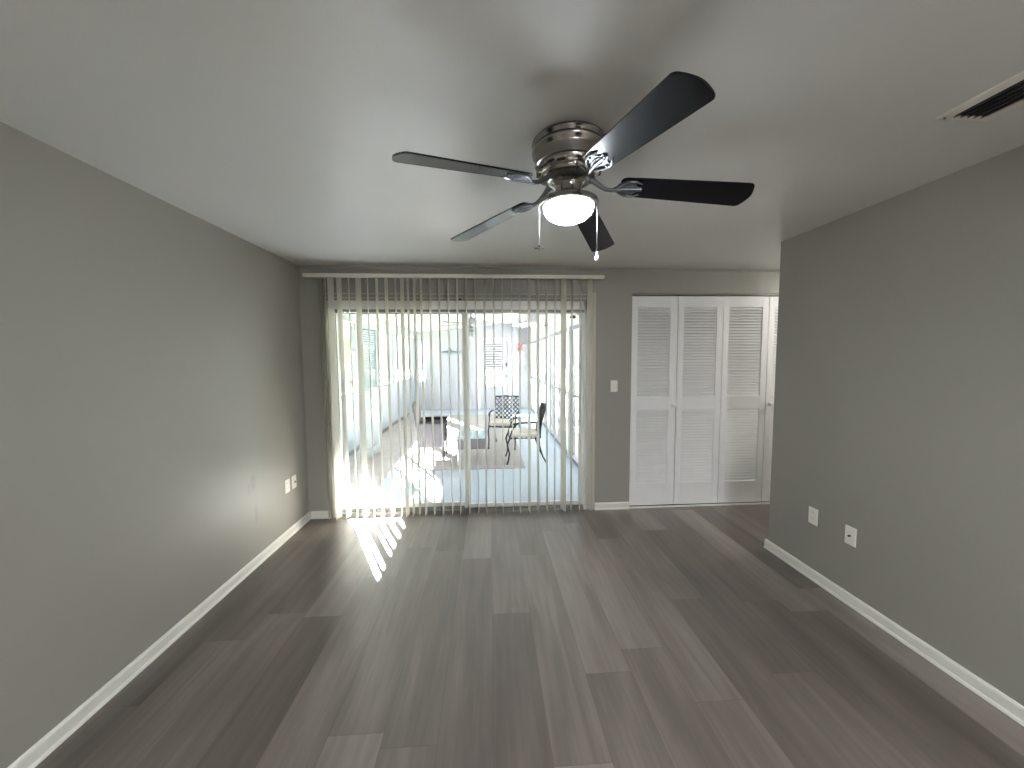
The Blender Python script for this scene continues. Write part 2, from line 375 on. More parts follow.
# ------------------------------------------------------------------ vertical blind
# apparent left and right edges of each vane at the rail, measured along the glass
TOPPX = [(105,115),(136,141),(148,185),(198,228),(262,270),(302,335),(366,374),(412,428),(462,482),(517,528),(548,570),(583,598),(618,632),(655,670),(706,718),(757,768),(806,816)]
V = [(300+a/5.49, 300+b/5.49) for a, b in TOPPX]
V += [(440+a/5.49, 440+b/5.49) for a, b in [(88,98),(137,147),(188,196),(236,247),(287,297),(336,344),(388,396),(434,443),(480,497),(528,545),(577,590),(627,637),(662,695),(720,732),(770,780),(807,838)]]
vb = thing('vertical_blind', 'cream vertical blind with open vanes across the sliding glass door', 'blind', (0, 0, 0))
YV = D-.075
bm = B(); box(bm, -1.668, 1.09, YV-.035, YV+.012, 2.280, 2.308, .003); box(bm, -1.668, 1.09, YV-.037, YV-.033, 2.276, 2.310, .001)
for x in (-1.5, -.3, .9): box(bm, x-.02, x+.02, YV+.01, D, 2.29, 2.315)
obj('headrail', bm, 'rail', vb)
def x_at(px, yy=YV, z=2.25):   # where a sight line through the rail meets the vane plane
    d = FW*FPX+RT*(px-512)-UP2*(280-384); return d.x*yy/d.y
def vane(x, ang, xb=0.0, twist=0.0, w_=.0445, z0=.028):
    bm = B(); n = 10; nz = 9; vs = []
    for j in range(nz):
        f = j/(nz-1); z = 2.283+(z0-2.283)*f; row = []
        a = ang+twist*math.sin(f*PI)
        for i in range(n):
            s = -1+2*i/(n-1); cu = .0018*(1-s*s)
            dx = math.sin(a)*w_*s+math.cos(a)*cu; dy = -math.cos(a)*w_*s+math.sin(a)*cu
            row.append(bm.verts.new((x+xb*f+dx, YV+dy, z)))
        vs.append(row)
    for j in range(nz-1):
        for i in range(n-1): bm.faces.new((vs[j][i], vs[j][i+1], vs[j+1][i+1], vs[j+1][i]))
    r = bmesh.ops.solidify(bm, geom=list(bm.faces), thickness=.0009)
    # carrier clip
    box(bm, x-.004, x+.004, YV-.006, YV+.006, 2.272, 2.29)
    return obj('vane', bm, 'vane', vb, smooth=True)
for i, (a, b) in enumerate(V):
    xa, xb_ = x_at(a), x_at(b); x = (xa+xb_)/2; wd = max(.004, xb_-xa-.002)
    # natural width of an edge-on vane seen from the camera, the rest is turn
    dirx, diry = x, YV
    L = math.hypot(dirx, diry); sg = 1 if x > -.1 else -1
    base = math.atan2(dirx, diry)      # sight-line angle
    vis = min(.96, wd*diry/L/.089)
    ang = sg*math.asin(vis)-base*1.0
    if i in (29, 32): ang = math.asin(vis)-base*1.0
    rnd = random.uniform(-1, 1)
    vane(x, ang, xb=.008*rnd, twist=.05*random.uniform(-1, 1), z0=.03+.006*rnd)
for x, a in ((-1.54, .34), (-1.522, .30), (-1.506, .40), (-1.492, .28)):   # vanes bunched at the left end
    vane(x, a, xb=.02, twist=.1, z0=.02)

# ------------------------------------------------------------------ closet bifold doors
edges = [1.412, 1.884, 2.354, 2.832, 3.306]
def leaf(x0, x1, parent, knob_side):
    x0 += .003; x1 -= .003; ya, yb = D+.028, D+.056; z0, z1 = .018, 2.140
    ls, rs = x0+.060, x1-.075 if knob_side else x1-.062
    bm = B()
    box(bm, x0, ls, ya, yb, z0, z1, .002); box(bm, rs, x1, ya, yb, z0, z1, .002)
    for a, b in ((z0, .243), (1.0, 1.132), (2.034, z1)): box(bm, ls, rs, ya, yb, a, b)
    t = .010
    for za, zb, n in ((.243, 1.0, 26), (1.132, 2.034, 31)):
        st = (zb-za)/n
        for k in range(n):
            zc = za+(k+.5)*st
            Mx = Matrix.Translation(((ls+rs)/2, (ya+yb)/2, zc)) @ Matrix.Rotation(math.radians(46), 4, 'X')
            box(bm, -(rs-ls)/2, (rs-ls)/2, -.0165, .0165, -.0028, .0028, 0, Mx)
    o = obj('door_leaf', bm, 'closet', parent)
    if knob_side:
        kx = (x1-.035) if knob_side > 0 else (x0+.03)
        k = B(); lathe(k, [(.0, .044), (.014, .042), (.023, .036), (.0255, .028), (.020, .018), (.008, .012), (.008, .0)], seg=20)
        bmesh.ops.transform(k, matrix=Matrix.Translation((kx, ya, 1.053)) @ Matrix.Rotation(PI/2, 4, 'X'), verts=k.verts)
        obj('knob', k, 'plate', o, True)
    return o
d2 = sroot('door_2', 'left pair of white louvred bifold closet doors with a round knob', 'closet door')
leaf(edges[0], edges[1], d2, 1); leaf(edges[1], edges[2], d2, 0)
d3 = sroot('door_3', 'right pair of white louvred bifold closet doors partly behind the wall corner', 'closet door')
leaf(edges[2], edges[3], d3, 0); leaf(edges[3], edges[4], d3, -1)
bm = B(); box(bm, CX0, CX1, D+.02, D+.06, 2.148, CZ); box(bm, CX0, CX1, D+.012, D+.02, 2.150, CZ)
struct('trim_5', bm, 'track', label='thin metal track above the closet doors', cat='trim')
bm = B(); box(bm, CX0, CX1, D-.004, D+.02, 0, .010); struct('trim_6', bm, 'trim', label='thin white threshold under the closet doors', cat='trim')

# ------------------------------------------------------------------ wall plates
def plate_geo(w_=.07, h=.115):
    bm = B(); box(bm, -w_/2, w_/2, -.006, 0, -h/2, h/2, .0025); return bm
def outlet(kind, loc, rz, label, group=None):
    t = thing({'duplex': 'wall_outlet', 'coax': 'cable_wall_plate', 'switch': 'light_switch'}[kind], label, {'duplex': 'outlet', 'coax': 'wall plate', 'switch': 'light switch'}[kind], loc, rz, group)
    obj('cover_plate', plate_geo(), 'plate', t)
    if kind == 'duplex':
        for dz in (.021, -.021):
            s = B(); prism(s, [(.0155*math.cos(a)*1.05, dz+.0135*math.sin(a)) for a in [k*PI/10 for k in range(20)]], -.0085, -.005, 'Y')
            so_ = obj('socket', s, 'plate', t)
            s = B()
            for sx in (-.006, .006):
                s = B(); box(s, sx-.001, sx+.001, -.0089, -.0082, dz, dz+.008); obj('slot', s, 'slot', so_)
    elif kind == 'coax':
        s = B(); tube(s, [(0, -.006, 0), (0, -.018, 0)], .0055, 12); obj('connector', s, 'slot', t, True, 'small dark cable connector')
    else:
        s = B(); box(s, -.005, .005, -.014, -.005, -.004, .012, .0015, Matrix.Rotation(.2, 4, 'X')); obj('toggle', s, 'plate', t)
    for dz in ((0,) if kind == 'duplex' else (.046, -.046)):
        s = B(); tube(s, [(0, -.0055, dz), (0, -.0075, dz)], .003, 10); obj('screw', s, 'plate', t)
    return t
outlet('duplex', (XL, 3.234, .447), PI/2, 'white duplex outlet on the left wall, farther from the corner', 'plates low on the left wall')
outlet('coax', (XL, 3.345, .447), PI/2, 'white cable plate on the left wall, nearest the corner', 'plates low on the left wall')
outlet('duplex', (XR, 2.344, .44), -PI/2, 'white duplex outlet on the right wall near its open corner', 'plates low on the right wall')
outlet('coax', (XR, 2.079, .43), -PI/2, 'white cable plate with dark centre connector on the right wall', 'plates low on the right wall')
outlet('switch', (1.231, D, 1.253), 0, 'white toggle light switch between sliding door and closet')

# ------------------------------------------------------------------ ceiling vent
cv = thing('ceiling_vent', 'white ceiling air vent with dark louvres above the right wall', 'vent', (1.635, .945, H))
bm = B(); W_, L_ = .215, .375
for a in ((0, W_, 0, .022), (0, W_, L_-.022, L_), (0, .042, .022, L_-.022), (W_-.042, W_, .022, L_-.022)): box(bm, a[0], a[1], a[2], a[3], -.006, 0)
for v in bm.verts:
    if v.co.z < -.003:
        if v.co.x < .001: v.co.x += .005; v.co.z = -.004
        if v.co.x > W_-.001: v.co.x -= .005; v.co.z = -.004
obj('frame', bm, 'vent', cv)
for k in range(5):
    bm = B(); x = .042+.131*(k+.5)/5
    box(bm, -.0155, .0155, .022, L_-.022, -.0008, .0008, 0, Matrix.Translation((x, 0, -.001)) @ Matrix.Rotation(math.radians(-42), 4, 'Y')); obj('louvre', bm, 'louvre', cv)
bm = B(); box(bm, .042, W_-.042, .022, L_-.022, -.0012, .0); obj('duct_shade_sheet', bm, 'dark', cv)  # dark sheet on the solid ceiling, its colour standing in for duct shade
bm = B(); tube(bm, [(.024, L_-.011, -.0055), (.024, L_-.011, -.0085)], .0035, 10); obj('screw', bm, 'louvre', cv)

# ------------------------------------------------------------------ ceiling fan
FX, FY = .328, 1.54
fan = thing('ceiling_fan', 'five-blade flush-mount ceiling fan with lit glass bowl, nickel body and dark blades', 'ceiling fan', (FX, FY, H))
bm = B()
lathe(bm, [(0, 0), (.143, 0), (.149, -.006), (.150, -.012), (.145, -.018), (.141, -.024), (.145, -.030), (.149, -.038), (.147, -.046), (.139, -.052), (.137, -.060),
           (.137, -.098), (.136, -.108), (.128, -.112), (.127, -.118), (.132, -.123), (.130, -.132), (.118, -.148), (.114, -.151), (.113, -.157), (.104, -.166), (.092, -.172), (.088, -.180), (.075, -.186), (0, -.186)], seg=72)
for v in bm.verts:
    if v.co.z < -.06: v.co.z = -.06+(v.co.z+.06)*.78
obj('motor_housing', bm, 'nickel', fan, True)
for k in range(10):
    a = k*2*PI/10+.2; bm = B(); box(bm, -.016, .016, -.004, .004, -.0035, .0035, .0015, Matrix.Rotation(a, 4, 'Z') @ Matrix.Translation((0, -.126, -.122)))
    obj('vent_slot', bm, 'slot', fan)
bm = B()
lathe(bm, [(0, -.150), (.066, -.150), (.068, -.158), (.058, -.166), (.053, -.176), (.053, -.205), (.058, -.212), (.075, -.218), (.100, -.225), (.118, -.232), (.121, -.238), (.121, -.250), (.112, -.254), (.104, -.254), (0, -.250)], seg=64)
obj('light_fitter', bm, 'nickel', fan, True)
bm = B()
lathe(bm, [(.098, -.252)]+[(.101*math.cos(a), -.256-.058*math.sin(a)) for a in [k*PI/2/14 for k in range(14)]]+[(0, -.314)], seg=56)
obj('glass_bowl', bm, 'bowl', fan, True)
# blade outline along +X, local to the blade plane
def blade_geo():
    bm = B(); r0, r1 = .205, .703; poly = []
    def hw(x): return .052+(x-r0)/(r1-r0)*.014
    low = []; up = []
    for x in [r0+.022+(r1-.05-r0-.022)*k/8 for k in range(9)]: low.append((x, -hw(x))); up.append((x, hw(x)))
    tip = [(r1-.05+.05*math.sin(a)**.8 if a else r1-.05, -(hw(r1)-.022)-.022*math.cos(a)) for a in [k*PI/2/5 for k in range(1, 6)]]
    # slightly bowed end
    tip = [(r1-.028+.022*math.sin(a), -(hw(r1)-.026)-.026*math.cos(a)) for a in [k*PI/2/5 for k in range(6)]]
    bow = [(r1-.006+.010*(1-(y/.04)**2), y) for y in (-.026, -.013, 0, .013, .026)]
    tipu = [(x, -y) for x, y in tip[::-1]]
    root = [(r0+.022-.022*math.sin(a), hw(r0)*1.0-.022+.022*math.cos(a)) for a in [k*PI/2/4 for k in range(1, 5)]]
    rootl = [(x, -y) for x, y in root[::-1]]
    poly = low[:-1]+tip+bow+tipu+up[:-1][::-1]+root+rootl
    prism(bm, poly, -.003, .003)
    es = [e for e in bm.edges if abs(e.verts[0].co.z-e.verts[1].co.z) < 1e-5]
    bmesh.ops.bevel(bm, geom=es, offset=.0012, segments=1, affect='EDGES')
    return bm
def iron_geo():
    bm = B()
    # arm from the motor to the blade: curved strap, widening to a forked bracket
    Zm = .012
    c = [(.070, 0, Zm+.010), (.100, 0, Zm+.004), (.125, .004, Zm-.012), (.150, .006, -.012), (.175, .004, -.016), (.200, 0, -.013), (.225, 0, -.009)]
    tube(bm, c, [.014, .012, .0095, .0085, .0085, .010, .008], 10)
    for s in (-1, 1):
        tube(bm, [(.185, 0, -.013), (.205, s*.022, -.012), (.230, s*.040, -.009), (.262, s*.043, -.0075), (.288, s*.030, -.007)], [.007, .0055, .005, .0045, .003], 8)
        tube(bm, [(.200, 0, -.012), (.225, s*.012, -.009), (.250, s*.017, -.0075), (.272, s*.010, -.007)], [.006, .0045, .004, .003], 8)
    tube(bm, [(.215, 0, -.010), (.250, 0, -.008), (.290, 0, -.0065)], [.009, .007, .005], 8)
    # filled root plate
    prism(bm, [(.196, -.020), (.225, -.044), (.262, -.046), (.262, -.030), (.275, -.016), (.292, -.010), (.292, .010), (.275, .016), (.262, .030), (.262, .046), (.225, .044), (.196, .020)], -.0065, -.0035)
    for p in ((.245, -.034), (.245, .034), (.278, 0)): lathe(bm, [(0, -.0125), (.004, -.0115), (.0055, -.009), (.0055, -.006)], (p[0], p[1], 0), 10)
    return bm
PITCH_B = math.radians(13.0); bz = 2.243-H; DROOP = math.radians(6.6)
proto_b = proto_i = None
for k in range(5):
    a = 1.118+k*2*PI/5+math.radians((-3, -1, 0, 3, -1)[k])
    # +t edge hangs lower: roll about the radial axis
    T = Matrix.Translation((0, 0, bz)) @ Matrix.Rotation(a, 4, 'Z') @ Matrix.Rotation(DROOP, 4, 'Y') @ Matrix.Rotation(-PITCH_B, 4, 'X')
    if k == 0:
        b = proto_b = obj('blade', blade_geo(), 'blade', fan); i_ = proto_i = obj('blade_iron', iron_geo(), 'iron_nickel', b, True)
    else:
        b = proto_b.copy(); COL.objects.link(b); b.parent = fan
        i_ = proto_i.copy(); COL.objects.link(i_); i_.parent = b
    b.matrix_local = T
def chain(px, py, z1, fob):
    bm = B(); n = int((-.246-z1)/.0042)
    for k in range(n):
        bmesh.ops.create_icosphere(bm, subdivisions=1, radius=.0017, matrix=Matrix.Translation((px, py, -.246-k*.0042)))
    tube(bm, [(px, py, -.242), (px, py, z1)], .0007, 5)
    c = obj('pull_chain', bm, 'nickel', fan, True)
    bm = B()
    if fob == 'fan':
        lathe(bm, [(0, .004), (.004, .003), (.005, -.004), (.004, -.010), (0, -.011)], (px, py, z1), 12)
        for q in range(4):
            box(bm, .003, .020, -.0035, .0035, -.0008, .0008, 0, Matrix.Translation((px, py, z1-.009)) @ Matrix.Rotation(q*PI/2, 4, 'Z') @ Matrix.Rotation(.3, 4, 'X'))
        obj('chain_fob', bm, 'blade', c, label='small fan-shaped pull fob')
    else:
        lathe(bm, [(0, .012), (.0035, .011), (.0045, .003), (.0045, 0)], (px, py, z1), 12); lathe(bm, [(.0045, 0), (.006, -.004), (.0095, -.013), (.0098, -.018), (.007, -.025), (0, -.028)], (px, py, z1), 14)
        obj('chain_fob', bm, 'crystal', c, True, 'clear bulb-shaped pull fob')
chain(-.121, -.008, -.412, 'fan'); chain(.123, .012, -.436, 'bulb')

# ------------------------------------------------------------------ unseen ceiling lamps added as fill, behind the viewer and in the passage
def fill_lamp(x, y, es, col, label, sc=1):
    t = thing('fill_lamp', label, 'lamp', (x, y, H)); t.scale = (sc, sc, 1)
    b_ = B(); lathe(b_, [(0, 0), (.15, 0), (.155, -.01), (.15, -.025), (.14, -.03), (0, -.03)], seg=40); obj('base', b_, 'nickel', t, True)
    b_ = B(); lathe(b_, [(.138, -.028)]+[(.138*math.cos(a), -.03-.07*math.sin(a)) for a in [k*PI/2/8 for k in range(8)]]+[(0, -.10)], seg=40)
    obj('lamp_shade', b_, mat('fill_lamp_glass', srgb(250, 245, 235), .4, emis=col, es=es), t, True)
fill_lamp(3.7, 3.17, 58, (1, .97, .92, 1), 'round unseen fill lamp added on the side passage ceiling')
fill_lamp(.9, -1.9, 78, (.93, .97, 1, 1), 'wide round white fill lamp added unseen behind the viewer', 2.4)
fill_lamp(1.7, -.75, 9, (1, .62, .42, 1), 'round warm fill lamp added unseen near the right wall behind the viewer')

# ================================================================== SUNROOM
SX0, SX1, SY0, SY1 = -2.23, 1.20, D+.12, 11.13
ZC0, ZC1 = 2.30, 2.62          # ceiling rises to the right
bm = B(); box(bm, SX0-.12, SX1+.12, SY0, SY1+.12, -.12, 0); struct('floor_sunroom', bm, 'blue_floor', label='pale blue painted sunroom floor', cat='floor')
bm = B(); box(bm, SX0, -1.362, SY0, 10.05, 0, .006); struct('floor_sunroom_border', bm, 'beige_floor', label='mottled beige floor strip along the sunroom windows', cat='floor')
bm = B(); box(bm, -1.362, .483, 5.06, 10.05, 0, .008); tag(obj('rug', bm, 'rug'), 'large taupe flatweave rug on the pale blue sunroom floor', 'rug')
bm = B(); prism(bm, [(SX0-.40, ZC0-.015), (SX0, ZC0), (SX1+.5, ZC1+.03), (SX1+.5, ZC1+.13), (SX0-.40, ZC0+.10)], D+.12, SY1+.6, 'Y')
struct('ceiling_sunroom', bm, 'sun_ceil', label='white sloping sunroom ceiling', cat='ceiling')
# left wall: knee wall, posts, beam
KZ, WZ = .972, 2.13
bm = B(); box(bm, SX0-.10, SX0, SY0, SY1, 0, KZ); box(bm, SX0-.10, SX0, SY0, SY1, WZ, ZC0+.02)
posts = [(SY0, 3.95), (6.42, 6.52), (8.75, 8.9), (10.95, SY1)]
for a, b in posts: box(bm, SX0-.10, SX0, a, b, KZ, WZ)
bmesh.ops.remove_doubles(bm, verts=bm.verts, dist=1e-5)
struct('wall_sunroom_left', bm, 'knee', label='pale knee wall of the sunroom below its side windows', cat='wall')
bm = B(); box(bm, SX0, SX0+.012, SY0, SY1, 0, .07); struct('baseboard_sunroom_left', bm, 'track', label='grey base strip of the sunroom knee wall', cat='baseboard')
bm = B(); box(bm, SX0, SX0+.07, SY0, SY1, WZ-.01, ZC0+.02); struct('beam_sunroom_left', bm, 'sun_wall', label='white beam above the sunroom side windows', cat='beam')
def framed_window(name, label, axis, c, a0, a1, z0, z1, mulls=(), rails=(), fw=.045, th=.05, mt='sun_wall'):
    """frame in the wall plane (axis X: plane x=c; axis Y: plane y=c)"""
    t = sroot(name, label, 'window')
    def bx(bm, p0, p1, q0, q1, t0=-th/2, t1=th/2):
        if axis == 'X': box(bm, c+t0, c+t1, p0, p1, q0, q1)
        else: box(bm, p0, p1, c+t0, c+t1, q0, q1)
    bm = B(); bx(bm, a0, a0+fw, z0, z1); bx(bm, a1-fw, a1, z0, z1); bx(bm, a0+fw, a1-fw, z0, z0+fw); bx(bm, a0+fw, a1-fw, z1-fw, z1)
    for q_ in mulls: bx(bm, q_-.022, q_+.022, z0+fw, z1-fw)
    for z in rails: bx(bm, a0+fw, a1-fw, z-.018, z+.018, -.018, .018)
    f = obj('window_frame', bm, mt, t)
    bm = B(); bx(bm, a0+fw*.5, a1-fw*.5, z0+fw*.5, z1-fw*.5, -.002, .002); obj('glass_pane', bm, 'glass', t)
    return t
framed_window('window_1', 'sunroom side window nearest the sliding door', 'X', SX0-.05, 3.95, 6.42, KZ, WZ, (4.78,), (1.68,), .03)
framed_window('window_2', 'middle sunroom side window behind the louvred panel', 'X', SX0-.05, 6.52, 8.75, KZ, WZ, (7.62,), (), .03)
framed_window('window_3', 'farthest sunroom side window', 'X', SX0-.05, 8.9, 10.95, KZ, WZ, (9.95,), (), .03)
bm = B(); prism(bm, [(SX0-.30, 1.935), (SX0-.10, 2.20), (SX0-.10, 2.23), (SX0-.30, 1.965)], 5.2, 7.35, 'Y')  # added slab, shaped to cut off the sun patch on the room floor
aw = tag(obj('window_awning', bm, 'sun_wall'), 'white sloped slab added outside the nearest sunroom window to block sun', 'awning')
# far wall with a narrow window and a door
FW0, FW1, FZ0, FZ1 = -2.12, -1.90, .85, 2.10
DFX0, DFX1, DFZ = -.36, .63, 2.16
bm = B()
for a in ((SX0-.1, FW0, 0, ZC1+.05), (FW0, FW1, 0, FZ0), (FW0, FW1, FZ1, ZC1+.05), (FW1, DFX0, 0, ZC1+.05), (DFX0, DFX1, DFZ, ZC1+.05), (DFX1, SX1+.1, 0, ZC1+.05)):
    box(bm, a[0], a[1], SY1, SY1+.1, a[2], a[3])
struct('wall_sunroom_far', bm, 'sun_wall', label='white far wall of the sunroom', cat='wall')
framed_window('window_4', 'narrow window at the left end of the far sunroom wall', 'Y', SY1+.05, FW0, FW1, FZ0, FZ1, (), (1.45,), .025)
d4 = sroot('door_4', 'white door with louvred glass at the far end of the sunroom', 'door')
bm = B(); box(bm, DFX0, DFX0+.07, SY1-.02, SY1+.08, 0, DFZ); box(bm, DFX1-.07, DFX1, SY1-.02, SY1+.08, 0, DFZ); box(bm, DFX0+.07, DFX1-.07, SY1-.02, SY1+.08, DFZ-.08, DFZ); obj('door_frame', bm, 'alu', d4)
gx0, gx1, gz0, gz1 = -.12, .42, .72, 2.0
bm = B(); box(bm, DFX0+.07, gx0, SY1+.01, SY1+.05, 0, DFZ-.08); box(bm, gx1, DFX1-.07, SY1+.01, SY1+.05, 0, DFZ-.08); box(bm, gx0, gx1, SY1+.01, SY1+.05, 0, gz0); box(bm, gx0, gx1, SY1+.01, SY1+.05, gz1, DFZ-.08)
pn = obj('door_panel', bm, 'sun_wall', d4)
bm = B()
for k in range(17):
    z = gz0+(k+.5)*(gz1-gz0)/17; box(bm, gx0, gx1, -.034, .034, -.003, .003, 0, Matrix.Translation((0, SY1+.03, z)) @ Matrix.Rotation(math.radians(40), 4, 'X'))
obj('jalousie_slats', bm, 'slat_blind', pn)
bm = B(); lathe(bm, [(0, .05), (.02, .045), (.027, .03), (.02, .012), (.01, .008), (.01, 0)], seg=16); bmesh.ops.transform(bm, matrix=Matrix.Translation((.50, SY1+.01, 1.0)) @ Matrix.Rotation(PI/2, 4, 'X'), verts=bm.verts); obj('knob', bm, 'nickel', pn, True)
bm = B(); box(bm, .485, .52, SY1-.005, SY1+.01, 1.30, 1.40, .003); obj('lock', bm, 'nickel', pn)
# right wall: tall glazed units under a beam
bm = B(); box(bm, SX1, SX1+.10, SY0, SY1, 2.00, ZC1+.02)
for k in range(5):
    yy = SY0+.02+k*(SY1-SY0-.14)/4; box(bm, SX1, SX1+.10, yy-.02, yy+.10, 0, 2.0)
struct('wall_sunroom_right', bm, 'trim', label='white beam and posts on the right side of the sunroom', cat='wall')
for k in range(4):
    step = (SY1-SY0-.14)/4; a = SY0+.12+k*step; b = SY0+k*step+step
    lab = ['tall glazed side unit nearest the sliding door', 'second tall glazed side unit from the sliding door', 'third tall glazed side unit from the sliding door', 'tall glazed side unit at the far right end'][k]
    framed_window('window_%d' % (5+k), lab, 'X', SX1+.05, a, b, 0, 2.0, ((a+b)/2,), (.98,), .06, .07)

# louvred panel standing ajar near the side windows
p0 = Vector((-1.90, 5.47, .006)); p1 = Vector((-1.83, 6.14, .006)); wv = (p1-p0); WL = wv.length
lp = thing('louvred_door_panel', 'pale green louvred door leaf standing open in the sunroom', 'door panel', p0, math.atan2(wv.y, wv.x))
zt = 2.06
bm = B(); box(bm, 0, .09, -.018, .018, 0, zt, .002); obj('edge_post', bm, 'sun_wall', lp, label='white edge post')
bm = B(); box(bm, .09, .14, -.015, .015, 0, zt); box(bm, WL-.05, WL, -.015, .015, 0, zt); box(bm, .14, WL-.05, -.015, .015, 0, .16); box(bm, .14, WL-.05, -.015, .015, .93, 1.06); box(bm, .14, WL-.05, -.015, .015, zt-.07, zt)
obj('frame', bm, 'green_paint', lp)
bm = B()
for k in range(26):
    z = 1.06+(k+.5)*(zt-.07-1.06)/26; box(bm, .14, WL-.05, -.02, .02, -.002, .002, 0, Matrix.Translation((0, 0, z)) @ Matrix.Rotation(math.radians(48), 4, 'X'))
obj('louvres', bm, 'green_glass', lp)
bm = B()
for k in range(24):
    z = .16+(k+.5)*(.93-.16)/24; box(bm, .14, WL-.05, -.004, .004, z-.006, z+.006)
for k in range(16):
    x = .14+(k+.5)*(WL-.19)/16; box(bm, x-.005, x+.005, -.003, .003, .16, .93)
obj('lattice', bm, 'green_paint', lp)

# ------------------------------------------------------------------ patio furniture
def wicker_chair():
    """seat faces +X"""
    t = thing('wicker_armchair', 'grey-brown wicker armchair with woven side panels facing right in the sunroom', 'chair', (-.875, 5.68, .0085), math.radians(2))
    hw, hd = .235, .19
    bm = B(); box(bm, -hd, hd+.02, -hw+.03, hw-.03, .30, .37, .01); obj('seat', bm, 'wicker', t)
    bm = B(); box(bm, -hd+.02, hd+.02, -hw+.045, hw-.045, .37, .43, .02); obj('cushion', bm, 'wicker_dark', t)
    for s in (-1, 1):
        bm = B(); prism(bm, [(-hd, .22), (hd, .22), (hd, .575), (-hd, .575)], s*hw-.015, s*hw+.015, 'Y'); obj('side_panel', bm, 'wicker', t)
        bm = B(); box(bm, -hd-.01, hd+.015, s*hw-.03, s*hw+.03, .57, .605, .008); obj('armrest', bm, 'wicker_dark', t)
        for x in (-hd+.015, hd-.015):
            bm = B(); tube(bm, [(x*1.02, s*(hw-.0), .0), (x, s*(hw-.004), .30), (x, s*hw, .575)], [.012, .016, .018], 8); obj('leg', bm, 'wicker_dark', t, True)
    bm = B(); prism(bm, [(-hd-.005, .30), (-hd+.035, .30), (-hd-.055, .845), (-hd-.085, .845)], -hw+.015, hw-.015, 'Y'); obj('backrest', bm, 'wicker', t)
    bm = B(); tube(bm, [(-hd-.07, -hw+.01, .845), (-hd-.075, 0, .87), (-hd-.07, hw-.01, .845)], .016, 8); obj('top_rail', bm, 'wicker_dark', t, True)
wicker_chair()
# low square table
tt = thing('wicker_side_table', 'low square wicker table with pale aqua top beside the wicker armchair', 'table', (-.265, 5.50, .008))
bm = B(); box(bm, -.225, .225, -.28, .28, .385, .400, .004); obj('table_top', bm, 'table_top', tt)
bm = B()
for a in ((-.21, .21, -.265, -.25), (-.21, .21, .25, .265), (-.21, -.195, -.25, .25), (.195, .21, -.25, .25)): box(bm, *a, .235, .385)
obj('apron', bm, 'wicker', tt)
for sx in (-1, 1):
    for sy_ in (-1, 1):
        bm = B(); tube(bm, [(sx*.198, sy_*.253, 0), (sx*.198, sy_*.253, .25)], [.010, .014], 8); obj('leg', bm, 'alu', tt, True)

def cast_chair():
    """faces -Y, origin on the floor at the seat centre"""
    t = thing('cast_metal_armchair', 'x', 'chair')
    w2, d2_ = .225, .21; SZ = .375
    bm = B(); tube(bm, [(-w2, -d2_, SZ), (w2, -d2_, SZ), (w2, d2_, SZ), (-w2, d2_, SZ), (-w2, -d2_, SZ)], .011, 8)
    for k in range(6): y = -d2_+2*d2_*(k+.5)/6; box(bm, -w2, w2, y-.012, y+.012, SZ-.003, SZ+.003)
    obj('seat', bm, 'cast', t)
    bm = B(); box(bm, -w2+.012, w2-.012, -d2_+.01, d2_-.01, SZ+.01, SZ+.075, .022); obj('seat_cushion', bm, 'cushion', t, True)
    # backrest: leaning frame with a lattice
    def bk(x, z): f = (z-SZ)/(.83-SZ); return (x, d2_+.02+.02*math.sin(f*PI*.9)*-1+.10*f**1.3, z)
    bm = B()
    tube(bm, [bk(-w2, SZ+(.83-SZ)*k/8) for k in range(9)], .011, 8); tube(bm, [bk(w2, SZ+(.83-SZ)*k/8) for k in range(9)], .011, 8)
    tube(bm, [bk(-w2+2*w2*k/8, .83+.012*math.sin(k/8*PI)) for k in range(9)], .012, 8); tube(bm, [bk(-w2, .43), bk(w2, .43)], .010, 8)
    z0, z1 = .43, .83; Hh = z1-z0; n = 6; st = 2*w2/n
    for s in (-1, 1):
        for k in range(-n, 2*n):
            pts = []
            for j in range(13):
                f = j/12; x = -w2+k*st+f*Hh
                if -w2 <= x <= w2: pts.append(bk(s*x, z0+f*Hh))
            if len(pts) > 1: tube(bm, pts, .0085, 5)
    obj('backrest', bm, 'cast', t)
    for s in (-1, 1):
        bm = B(); tube(bm, [(s*w2, -d2_, SZ), (s*w2, -d2_-.035, SZ-.09), (s*w2, -d2_-.005, SZ-.22), (s*w2, -d2_-.02, .06), (s*w2, -d2_-.04, .0)], [.013, .013, .011, .010, .012], 8); obj('leg', bm, 'cast', t, True)
        bm = B(); tube(bm, [(s*w2, d2_, SZ), (s*w2, d2_+.01, SZ-.12), (s*w2, d2_+.06, .10), (s*w2, d2_+.12, .0)], [.013, .012, .010, .012], 8); obj('leg', bm, 'cast', t, True)
        bm = B(); tube(bm, [bk(s*w2, .60), (s*(w2+.01), .10, .605), (s*(w2+.012), -.06, .60), (s*(w2+.01), -.15, .585), (s*w2, -.185, .555), (s*w2, -.17, .53), (s*w2, -.15, .545)], [.010, .011, .012, .012, .009, .008, .006], 8)
        tube(bm, [(s*w2, -.12, .59), (s*w2, -.17, .50), (s*w2, -.205, SZ+.03), (s*w2, -d2_, SZ)], .010, 8); obj('armrest', bm, 'cast', t, True)
    return t
def dup(root, loc, rz, label):
    r = root.copy(); COL.objects.link(r); r.location = loc; r.rotation_euler = (0, 0, rz); r['label'] = label
    for ch in list(root.children):
        c = ch.copy(); COL.objects.link(c); c.parent = r
    return r
c1 = cast_chair(); c1['group'] = 'cast metal patio chairs'
c1.location = (.245, 6.32, .0155); c1.rotation_euler = (0, 0, math.radians(-14))
c1['label'] = 'dark lattice-back metal armchair facing the viewer, farther back on the rug'
